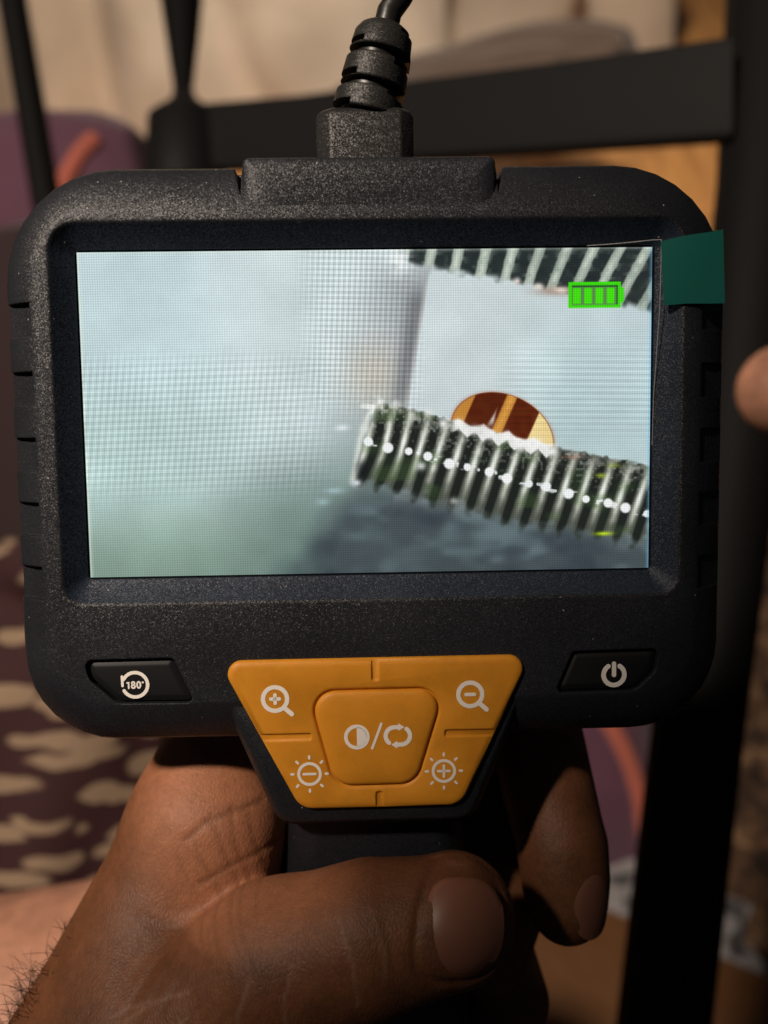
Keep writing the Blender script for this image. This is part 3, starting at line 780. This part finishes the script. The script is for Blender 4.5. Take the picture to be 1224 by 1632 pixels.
# skin tone weights per vertex: palm side paler and pinker, back of the thumb darker
nr = np.empty(len(Vh) * 3, np.float32); hand_me.vertices.foreach_get('normal', nr); nr = nr.reshape(-1, 3)
def sst(a, b, x): t = np.clip((x - a) / (b - a), 0, 1); return t * t * (3 - 2 * t)
fold_y = np.interp(Vh[:, 0], [-60, -46, -33, -20, 0], [-84, -88, -91.5, -88.5, -86])
tone = sst(-1.0, 3.5, Vh[:, 1] - fold_y) * sst(-52, -33, Vh[:, 0] + 0.35 * (Vh[:, 1] + 75)) * sst(2, -14, Vh[:, 0]) * sst(24, 2, Vh[:, 2])
tone = np.where(Vh[:, 2] < -30, 0.2, tone)
ash = np.zeros(len(Vh))
for pts, wd in (([(-20.5, -89.5), (-22.8, -96), (-22.8, -102), (-20, -108)], 0.35), ([(-13.7, -87.2), (-15.2, -93), (-14.8, -99)], 0.3), ([(-45, -100), (-38, -97), (-31, -94)], 0.25),
                ([(-48, -106), (-42, -100), (-36, -96)], 0.25), ([(-42, -112), (-38, -104), (-31, -97)], 0.3), ([(-6, -80.5), (-4, -86), (-3.4, -93)], 0.3), ([(-1, -79), (1, -84), (1.2, -88)], 0.3)):
    ash = np.maximum(ash, np.exp(-(seg2(Vh, pts) / wd) ** 2))
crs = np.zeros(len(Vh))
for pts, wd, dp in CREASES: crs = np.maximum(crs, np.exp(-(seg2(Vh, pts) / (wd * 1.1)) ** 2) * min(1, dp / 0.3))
att = hand_me.color_attributes.new('tone', 'FLOAT_COLOR', 'POINT')
att.data.foreach_set('color', np.column_stack([tone, ash, crs * (1 - ash), np.ones(len(Vh))]).astype(np.float32).ravel())

def skin_mat(name, dark, pale, ashc, use_attr=True):
    m, N, L, P = nt(name)
    co = coords(N)
    n1 = noise_tex(N, L, co, 110, 6, 0.68); n2 = noise_tex(N, L, co, 900, 3, 0.6)
    base = ramp(N, L, n1.outputs[0], [(0.3, tuple(c * 0.66 for c in dark)), (0.7, tuple(c * 1.18 for c in dark))])
    col = base.outputs[0]
    def mixc(a, b, f, blend='MIX'):
        mx = N.new('ShaderNodeMix'); mx.data_type = 'RGBA'; mx.blend_type = blend
        if isinstance(f, float): mx.inputs[0].default_value = f
        else: L.new(f, mx.inputs[0])
        L.new(a, mx.inputs[6])
        if isinstance(b, tuple): mx.inputs[7].default_value = (*b, 1)
        else: L.new(b, mx.inputs[7])
        return mx.outputs[2]
    if use_attr:
        at_ = N.new('ShaderNodeAttribute'); at_.attribute_name = 'tone'
        sp = N.new('ShaderNodeSeparateColor'); L.new(at_.outputs['Color'], sp.inputs[0])
        pr = ramp(N, L, n1.outputs[0], [(0.3, tuple(c * 0.85 for c in pale)), (0.7, tuple(c * 1.12 for c in pale))])
        col = mixc(col, pr.outputs[0], sp.outputs[0])
        def mul(o, k):
            q = N.new('ShaderNodeMath'); q.operation = 'MULTIPLY'; q.inputs[1].default_value = k; L.new(o, q.inputs[0]); return q.outputs[0]
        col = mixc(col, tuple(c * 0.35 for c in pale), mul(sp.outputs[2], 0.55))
        col = mixc(col, ashc, mul(sp.outputs[1], 0.13))
    sm = ramp(N, L, n2.outputs[0], [(0.3, (0.86,) * 3), (0.7, (1.08,) * 3)])
    col = mixc(col, sm.outputs[0], 1.0, 'MULTIPLY')
    L.new(col, P.inputs['Base Color'])
    P.inputs['Roughness'].default_value = 0.56; P.inputs['Specular IOR Level'].default_value = 0.34
    P.inputs['Subsurface Weight'].default_value = 0.18; P.inputs['Subsurface Radius'].default_value = (1, 0.35, 0.18); P.inputs['Subsurface Scale'].default_value = 0.0015
    # fine skin cells, stretched across the limb, over pores
    v = N.new('ShaderNodeTexVoronoi'); v.feature = 'DISTANCE_TO_EDGE'; v.inputs['Scale'].default_value = 1500
    mp = N.new('ShaderNodeMapping'); mp.inputs['Rotation'].default_value = (0, 0, math.radians(40)); mp.inputs['Scale'].default_value = (1, 0.55, 1)
    wv = noise_tex(N, L, co, 350, 2)
    ad = N.new('ShaderNodeVectorMath'); ad.operation = 'MULTIPLY_ADD'; ad.inputs[1].default_value = (0.0012,) * 3
    L.new(wv.outputs['Color'], ad.inputs[0]); L.new(co, ad.inputs[2])
    L.new(ad.outputs[0], mp.inputs[0]); L.new(mp.outputs[0], v.inputs['Vector'])
    mr = N.new('ShaderNodeMapRange'); mr.inputs[1].default_value = 0.0; mr.inputs[2].default_value = 0.25; L.new(v.outputs['Distance'], mr.inputs[0])
    b1 = bump(N, L, P, mr.outputs[0], 0.00005, 0.8)
    bump(N, L, P, n2.outputs[0], 0.00006, 0.7, b1.outputs[0])
    return m
M_SKIN = skin_mat('brown skin', (0.148, 0.055, 0.022), (0.34, 0.135, 0.066), (0.55, 0.36, 0.26))
hand = link('person', hand_me, M_SKIN, None, DEV, label='left hand with brown skin gripping the inspection camera, thumb laid across the handle', category='person')

M_NAIL = plain('finger nail', (0.20, 0.080, 0.046), 0.46, spec=0.5, nscale=1500, ndist=0.00002)
def nail(name, cen, U, Vd, hu, hv, lift, curve, p_exp=2.7, tipx=0.0):
    """plate laid on the skin: marched along -n from outside onto the hand"""
    U = np.array(U, float); U /= np.linalg.norm(U); Vd = np.array(Vd, float); Vd -= U * (U @ Vd); Vd /= np.linalg.norm(Vd)
    nrm = np.cross(U, Vd); cen = np.array(cen, float)
    rings, secs = 9, 40
    pts = [(0.0, 0.0)]
    for r in range(1, rings + 1):
        for s in range(secs):
            a = 2 * math.pi * s / secs; c, q = math.cos(a), math.sin(a)
            k = (abs(c) ** p_exp + abs(q) ** p_exp) ** (-1 / p_exp) * r / rings
            pts.append((c * k, q * k))
    uvs = np.array(pts)
    o = cen + uvs[:, :1] * hu * U + uvs[:, 1:] * hv * Vd + nrm * 14
    t = np.zeros(len(o))
    for _ in range(60): t += np.clip(hand_sdf(o - nrm * t[:, None]), -0.5, 2) * 0.8
    t = np.clip(t, 0, 40)
    # one smooth plate: quadratic fit of the skin under it
    A = np.column_stack([np.ones(len(uvs)), uvs, uvs[:, 0] ** 2, uvs[:, 1] ** 2, uvs[:, 0] * uvs[:, 1]])
    sel = (uvs ** 2).sum(1) < 0.8
    cf = np.linalg.lstsq(A[sel], t[sel], rcond=None)[0]
    tf = A @ cf - lift
    r = np.linalg.norm(uvs, axis=1)
    tf = tf + 0.42 * np.clip((r - 0.7) / 0.3, 0, 1) ** 2 * np.clip((0.95 - uvs[:, 0]) / 0.4, 0, 1)
    top = o - nrm * tf[:, None]
    bot = top - nrm * 0.9
    n = len(pts); V = np.vstack([top, bot]); Fc = []
    for base, fl in ((0, 1), (n, -1)):
        for s in range(secs): Fc.append((base, base + 1 + s, base + 1 + (s + 1) % secs)[::fl])
        for rr in range(rings - 1):
            for s in range(secs):
                a = base + 1 + rr * secs; Fc.append((a + s, a + secs + s, a + secs + (s + 1) % secs, a + (s + 1) % secs)[::fl])
    a = 1 + (rings - 1) * secs
    for s in range(secs): Fc.append((a + s, n + a + s, n + a + (s + 1) % secs, a + (s + 1) % secs))
    return link(name, mesh(name, V, Fc, angle=60), M_NAIL, hand)
nail('thumbnail', (13.2, -83.2, 10), (math.cos(NAIL_AX), math.sin(NAIL_AX), -0.12), (0.0, 1.0, -0.12), 6.7, 7.1, 0.25, 0.1)
nail('fingernail', (40.2, -92.4, -11), (0.10, -1.0, 0.05), (0.92, 0.1, -0.38), 6.8, 4.6, 0.2, 0.1, 2.3)

# hairs along the edge of the wrist
M_HAIR = plain('dark arm hair', (0.012, 0.007, 0.005), 0.4)
edge = np.where((Vh[:, 1] < -92) & (Vh[:, 1] > -125) & (nr[:, 0] * -0.78 + nr[:, 1] * 0.62 > 0.45) & (nr[:, 2] > -0.45) & (nr[:, 2] < 0.42) & (Vh[:, 2] > -34))[0]
hp = []
wt = np.clip((-94 - Vh[edge, 1]) / 20, 0.02, 1); wt = wt / wt.sum()
for i in rng.choice(edge, 420, p=wt):
    p = Vh[i].copy() - nr[i] * 0.3; n_ = nr[i]
    ln = rng.uniform(3.0, 8.5) * np.clip((-90 - p[1]) / 14, 0.45, 1)
    dirv = n_ * 0.9 + np.array((0.1, 0.85, 0.35)) * rng.uniform(0.2, 0.9) + rng.normal(0, 0.35, 3)
    dirv /= np.linalg.norm(dirv)
    bend = rng.normal(0, 0.24, 3) + np.array((0.08, 0.05, 0.06)); pts = [p]
    for s in range(6):
        dirv = dirv + bend; dirv /= np.linalg.norm(dirv); pts.append(pts[-1] + dirv * ln / 6)
    hp.append(tube(pts, [0.05, 0.05, 0.048, 0.045, 0.04, 0.03, 0.015], 3, False))
link('arm_hair', mesh('arm_hair', *join(hp), angle=180), M_HAIR, hand, kind='stuff')

# ================================================================== setting
def wood_mat():
    m, N, L, P = nt('warm floor wood')
    co = coords(N, 'Object')
    oi = N.new('ShaderNodeObjectInfo')
    ad = N.new('ShaderNodeVectorMath'); ad.operation = 'ADD'; L.new(co, ad.inputs[0]); L.new(oi.outputs['Random'], ad.inputs[1])
    mp = N.new('ShaderNodeMapping'); mp.inputs['Scale'].default_value = (14, 1.6, 14); L.new(ad.outputs[0], mp.inputs[0])
    n = noise_tex(N, L, mp.outputs[0], 3.0, 5, 0.6)
    r = ramp(N, L, n.outputs[0], [(0.25, (0.26, 0.12, 0.042)), (0.5, (0.46, 0.23, 0.08)), (0.8, (0.58, 0.32, 0.12))])
    L.new(r.outputs[0], P.inputs['Base Color']); P.inputs['Roughness'].default_value = 0.4
    bump(N, L, P, n.outputs[0], 0.0005)
    return m
M_WOOD = wood_mat()
floor = link('floor', mesh('floor', *boxvf((0, 1.6, -0.05), (4.4, 5.0, 0.05)), scale=1, smooth=False), plain('dark sub floor', (0.05, 0.03, 0.02), 0.8), None, None, kind='structure')
pw = 0.145
V, Fc = loft([Z(rpoly(box_rr(-pw / 2, pw / 2, -0.6, 0.6), 0.002), -0.023), Z(rpoly(box_rr(-pw / 2, pw / 2, -0.6, 0.6), 0.002), -0.002), Z(rpoly(box_rr(-pw / 2, pw / 2, -0.6, 0.6), 0.002, 0.002), 0.0)])
plank_me = mesh('plank', V, Fc, scale=1); plank_me.materials.append(M_WOOD)
for c in range(-12, 13):
    for r in range(4):
        o = bpy.data.objects.new('plank', plank_me); COL.objects.link(o); o.parent = floor
        o.location = (c * (pw + 0.002) + 0.03, -0.35 + r * 1.203 + (c % 3) * 0.31, random.uniform(-0.0008, 0.0004))

def cloth(name, col, rough=0.85, weave=1400, dist=0.0003, sheen=0.3):
    m, N, L, P = nt(name)
    co = coords(N); n = noise_tex(N, L, co, 6, 4, 0.6); n2 = noise_tex(N, L, co, weave, 2)
    r = ramp(N, L, n.outputs[0], [(0.3, tuple(c * 0.85 for c in col)), (0.7, tuple(min(1, c * 1.12) for c in col))])
    L.new(r.outputs[0], P.inputs['Base Color']); P.inputs['Roughness'].default_value = rough
    P.inputs['Sheen Weight'].default_value = sheen
    bump(N, L, P, n2.outputs[0], dist)
    return m
def heap(name, cen, rad, R, mat, folds, amp, seed, label, cat, nu=120, nv=60, power=2.2, grooves=()):
    """a closed cushion-like body, its skin pushed in and out along fold lines"""
    V, Fc = [], []
    off = Vector((seed * 7.3, seed * 3.1, seed * 1.7))
    for j in range(nv + 1):
        ph = math.pi * j / nv
        for i in range(nu):
            th = 2 * math.pi * i / nu
            d = Vector((math.sin(ph) * math.cos(th), math.sin(ph) * math.sin(th), math.cos(ph)))
            k = (abs(d.x) ** power + abs(d.y) ** power + abs(d.z) ** power) ** (-1 / power)
            f = 0.0
            for s, a in folds:
                q = Vector((d.x * s[0], d.y * s[1], d.z * s[2])) + off
                f += a * (1 - 2 * abs(mnoise.noise(q)))
            q = Vector((d.x * rad[0], d.y * rad[1], d.z * rad[2])) * k * (1 + amp * f)
            for x0, tilt, gw, gd in grooves: q.y *= 1 - gd * math.exp(-((q.x - x0 - tilt * q.z) / gw) ** 2)
            V.append(tuple(q))
    for j in range(nv):
        for i in range(nu):
            a = j * nu + i; b = j * nu + (i + 1) % nu
            Fc.append((a, b, b + nu, a + nu))
    me = mesh(name, V, Fc, scale=1, angle=180)
    return link(name, me, mat, None, Matrix.Translation(cen) @ R.to_4x4(), label=label, category=cat)

I3 = Matrix.Identity(3)
blanket = heap('blanket', (-0.62, 2.12, 0.0), (1.02, 0.45, 0.95), I3, cloth('beige cloth', (0.50, 0.43, 0.355)), [((2.6, 1.5, 1.0), 1.0), ((6, 3, 2.5), 0.45)], 0.17, 2,
               'pale beige blanket heaped up behind the black metal chair', 'blanket', 260, 90, 2.2, [(0.13, 0.03, 0.035, 0.22), (0.42, -0.35, 0.05, 0.14), (-0.12, 0.2, 0.05, 0.12), (0.72, -0.25, 0.045, 0.14)])
cushion = heap('blanket_shade_heap', at(715, 170, 1.45), (0.27, 0.10, 0.075), Matrix.Rotation(math.radians(-17), 3, 'Y'), cloth('blanket shade brown', (0.045, 0.028, 0.020)), [((2, 2, 2), 1.0)], 0.10, 5,  # added dark heap, painted for the shadow along the blanket's lower edge
               'added dark brown heap standing in for the shadow low on the beige blanket', 'cushion')
M_PURPLE = cloth('plum fabric', (0.115, 0.042, 0.072)); M_CORAL = cloth('coral trim', (0.48, 0.12, 0.075))
def pillow(px, py, d, rad, roll, label, seam):
    Rm = (RC @ Matrix.Rotation(math.radians(roll), 4, 'Z')).to_3x3()
    o = heap('purple_cushion', at(px, py, d), rad, Rm, M_PURPLE, [((2, 2, 2), 1.0)], 0.06, 9, label, 'cushion', 80, 40, 2.6)
    bpy.context.view_layer.update()
    from mathutils.bvhtree import BVHTree
    bm = bmesh.new(); bm.from_mesh(o.data); tr = BVHTree.FromBMesh(bm); inv = o.matrix_world.inverted(); org = inv @ cam.location
    pts = []
    for (a, b) in seam:
        dirv = (inv @ at(a, b, 1.0)) - org
        hit = tr.ray_cast(org, dirv.normalized())[0]
        if hit is not None: pts.append(tuple(hit))
    bm.free()
    link('piping', mesh('piping', *tube(pts, 0.0075 * d / 0.8, 10), scale=1), M_CORAL, o)
    return o
pillow(20, 345, 0.86, (0.14, 0.082, 0.06), 10, 'plum cushion with coral piping behind the thin upright at the upper left', [(92, 330), (100, 300), (112, 272), (126, 248), (140, 232), (152, 222)])
pillow(905, 1230, 0.80, (0.075, 0.10, 0.05), 8, 'plum cushion with coral piping low down between the finger and the wide chair leg', [(958, 1136), (976, 1160), (992, 1190), (1006, 1222), (1016, 1258), (1024, 1300), (1030, 1340)])

# patterned cloth
m, N, L, P = nt('maroon leaf print')
co = coords(N)
mp = N.new('ShaderNodeMapping'); mp.inputs['Scale'].default_value = (11, 36, 14); mp.inputs['Rotation'].default_value = (0, 0, 0.35); L.new(co, mp.inputs[0])
wv = noise_tex(N, L, co, 25, 2)
mxv = N.new('ShaderNodeVectorMath'); mxv.operation = 'MULTIPLY_ADD'; mxv.inputs[1].default_value = (0.6,) * 3; L.new(wv.outputs['Color'], mxv.inputs[0]); L.new(mp.outputs[0], mxv.inputs[2])
vo = N.new('ShaderNodeTexVoronoi'); vo.inputs['Scale'].default_value = 2.6; L.new(mxv.outputs[0], vo.inputs['Vector'])
r = ramp(N, L, vo.outputs['Distance'], [(0.38, (0.26, 0.175, 0.11)), (0.45, (0.030, 0.0045, 0.0055))])
L.new(r.outputs[0], P.inputs['Base Color']); P.inputs['Roughness'].default_value = 0.85
M_PRINT = m
print_cloth = heap('patterned_cloth', at(-10, 1330, 0.50), (0.092, 0.145, 0.05), RC.to_3x3(), M_PRINT, [((2.5, 1.2, 2), 1.0)], 0.10, 4,
                   'maroon cloth with a pale leaf print, bunched up at the left beside the hand', 'cloth')

heap('left_shade_heap', at(90, 920, 0.66), (0.118, 0.235, 0.05), RC.to_3x3(), cloth('maroon cloth with shade in its colour', (0.018, 0.003, 0.004)), [((2.5, 1.2, 2), 1.0)], 0.08, 6,  # added dark heap, covers floor and cloth that lie in shade
     'added dark maroon heap standing in for shaded floor and cloth behind the leaf print cloth', 'cushion')

# bare leg and foot of someone sitting there
M_PALE = skin_mat('pale skin', (0.42, 0.20, 0.125), (0.4, 0.2, 0.12), (0.5, 0.3, 0.2), False)
def body(name, prim, lo, hi, h, mat, label, matrix):
    V, Q = surface_nets(prim, lo, hi, h, slack=6)
    return link(name, mesh_np(name, V, Q), mat, None, matrix, label=label, category='person')
def camv(px, py, d): return np.array(((px - CX) / F_PX * d, (CY - py) / F_PX * d, -d)) * 1000
kn = [camv(300, 1560, 0.31), camv(-120, 1700, 0.31), camv(-520, 1880, 0.33)]
def leg_sdf(p):
    d = chain(p, kn, [36, 50, 56])
    return smin(d, chain(p, [kn[0], kn[0] + np.array((10, -90, -60)), kn[0] + np.array((-10, -200, -110))], [36, 42, 34]), 14)
body('person', leg_sdf, (-300, -430, -520), (20, -100, -230), 3.0, M_PALE, 'blurred bare leg of a person, bent behind the wrist at the lower left', CAM)
ft = camv(1254, 622, 0.34)
def foot_sdf(p):
    q = p - ft
    d = chain(q, [(-1, 0, 0), (34, -4, -8), (85, -12, -30), (120, 5, -60)], [16.5, 17.5, 24, 28])
    for k, (yy, zz, rr) in enumerate(((-23, -6, 8.5), (-37, -10, 7.8), (-50, -16, 7.2), (-61, -22, 6.5))):
        d = smin(d, chain(q, [(30 + 6 * k, yy, zz), (40 + 4 * k, yy * 0.9, zz - 4), (85, yy * 0.5 - 8, -34)], [rr, rr, 13]), 4)
    return d
body('person', foot_sdf, ft + np.array((-30, -90, -110)), ft + np.array((150, 50, 40)), 2.0, M_PALE, 'blurred bare foot beside the wide black chair leg at the right edge', CAM)

# the black metal chair frame
chair = empty('metal_chair', Matrix.Translation((at(1058, 1632, 0.40).x, at(1058, 1632, 0.40).y, 0)), 'black metal chair frame standing behind the inspection camera, with two uprights and a cross bar', 'chair')
ci = chair.matrix_world.inverted()
def chpart(name, pts, radii, mat, n=24):
    pts = [tuple(ci @ Vector(p)) for p in pts]
    return link(name, mesh(name, *tube(pts, radii, n), scale=1, angle=60), mat, chair)
chpart('leg', [at(1232, -320, 0.47), at(1228, 0, 0.45), at(1214, 300, 0.43), at(1172, 700, 0.415), at(1112, 1160, 0.40), at(1058, 1632, 0.385), at(1015, 2000, 0.375)], [0.0205, 0.0205, 0.0200, 0.0195, 0.0190, 0.0188, 0.0185], M_FRAME, 28)
chpart('leg', [at(-14, -260, 0.66), at(20, 0, 0.64), at(68, 285, 0.62), at(115, 560, 0.61), at(170, 900, 0.60)], 0.0096, M_FRAME)
chpart('post', [at(286, -200, 0.70), at(289, 0, 0.68), at(291, 70, 0.67), at(292, 140, 0.66), at(293, 215, 0.655)], [0.018, 0.0150, 0.0110, 0.0068, 0.006], M_FRAME)
chpart('hub', [at(292, 140, 0.655), at(293, 160, 0.652), at(294, 176, 0.65), at(295, 192, 0.648), at(296, 300, 0.645)], [0.0065, 0.0085, 0.0150, 0.0255, 0.028], M_BAR)
# flat cross bar
bars = [(1160, 145, 0.425), (900, 172, 0.485), (660, 194, 0.545), (480, 212, 0.60), (250, 226, 0.66)]
lp = []
cz = Vector(RC.to_3x3() @ Vector((0, 1, 0))); cn = Vector(RC.to_3x3() @ Vector((0, 0, 1)))
for (px, py, d) in bars:
    c = at(px, py, d); l = []
    for (a, b) in rpoly(box_rr(-0.0225, 0.0225, -0.006, 0.006), 0.003, n=4): l.append(tuple(ci @ (c + cz * a + cn * b)))
    lp.append(np.array(l))
link('cross_bar', mesh('cross_bar', *loft(lp), scale=1), M_BAR, chair)

# on the floor at the right
m, N, L, P = nt('mottled brown pile')
co = coords(N); n = noise_tex(N, L, co, 38, 5, 0.65)
r = ramp(N, L, n.outputs[0], [(0.38, (0.018, 0.010, 0.006)), (0.52, (0.10, 0.05, 0.024)), (0.68, (0.28, 0.17, 0.09))])
L.new(r.outputs[0], P.inputs['Base Color']); P.inputs['Roughness'].default_value = 0.9
bump(N, L, P, n.outputs[0], 0.01)
gx = np.linspace(0, 1, 60)
V, Fc = [], []
for a in gx:
    for b in gx:
        px_, py_ = 0.24 + 0.55 * a, 0.05 + 0.95 * b
        V.append((px_, py_, 0.012 + 0.018 * mnoise.noise(Vector((px_ * 22, py_ * 22, 3))) + 0.01 * mnoise.noise(Vector((px_ * 60, py_ * 60, 1)))))
for i in range(59):
    for j in range(59): Fc.append((i * 60 + j, (i + 1) * 60 + j, (i + 1) * 60 + j + 1, i * 60 + j + 1))
nb_ = len(V); ring_ = [i * 60 for i in range(60)] + [59 * 60 + j for j in range(1, 60)] + [i * 60 + 59 for i in range(58, -1, -1)] + [j for j in range(58, 0, -1)]
V += [(V[i][0], V[i][1], 0.0015) for i in ring_]
for k in range(len(ring_)): Fc.append((ring_[k], ring_[(k + 1) % len(ring_)], nb_ + (k + 1) % len(ring_), nb_ + k))
link('rug', mesh('rug', V, Fc, scale=1, angle=180), m, None, None, label='shaggy mottled brown rug on the floor at the right edge', category='rug')
m, N, L, P = nt('grey speckled board')
co = coords(N); n = noise_tex(N, L, co, 70, 2)
r = ramp(N, L, n.outputs[0], [(0.40, (0.06, 0.055, 0.055)), (0.48, (0.30, 0.28, 0.28))]); L.new(r.outputs[0], P.inputs['Base Color'])
c0 = at(985, 1490, 0.80)
link('grey_board', mesh('grey_board', *loft([Z(rpoly(box_rr(-0.11, 0.11, -0.028, 0.028), 0.004), 0.0), Z(rpoly(box_rr(-0.11, 0.11, -0.028, 0.028), 0.004), 0.011), Z(rpoly(box_rr(-0.11, 0.11, -0.028, 0.028), 0.004, 0.001), 0.012)]), scale=1), m, None,
     Matrix.Translation((c0.x, c0.y, 0.002)) @ Matrix.Rotation(math.radians(-24), 4, 'Z'), label='grey speckled board lying on the wood floor beside the wide chair leg', category='board')

c0 = at(935, 1600, 0.78)  # added slab, its dark colour stands in for shade on the planks
link('floor_shade_board', mesh('floor_shade_board', *loft([Z(rpoly(box_rr(-0.16, 0.16, -0.075, 0.075), 0.006), 0.0), Z(rpoly(box_rr(-0.16, 0.16, -0.075, 0.075), 0.006), 0.014), Z(rpoly(box_rr(-0.16, 0.16, -0.075, 0.075), 0.006, 0.0015), 0.016)]), scale=1),
     plain('shaded floor orange', (0.13, 0.052, 0.014), 0.5, nscale=60, ndist=0.001), None,
     Matrix.Translation((c0.x, c0.y - 0.045, 0.002)) @ Matrix.Rotation(math.radians(-24), 4, 'Z'), label='added dark orange board standing in for shade on the floor under the curled fingers', category='board')
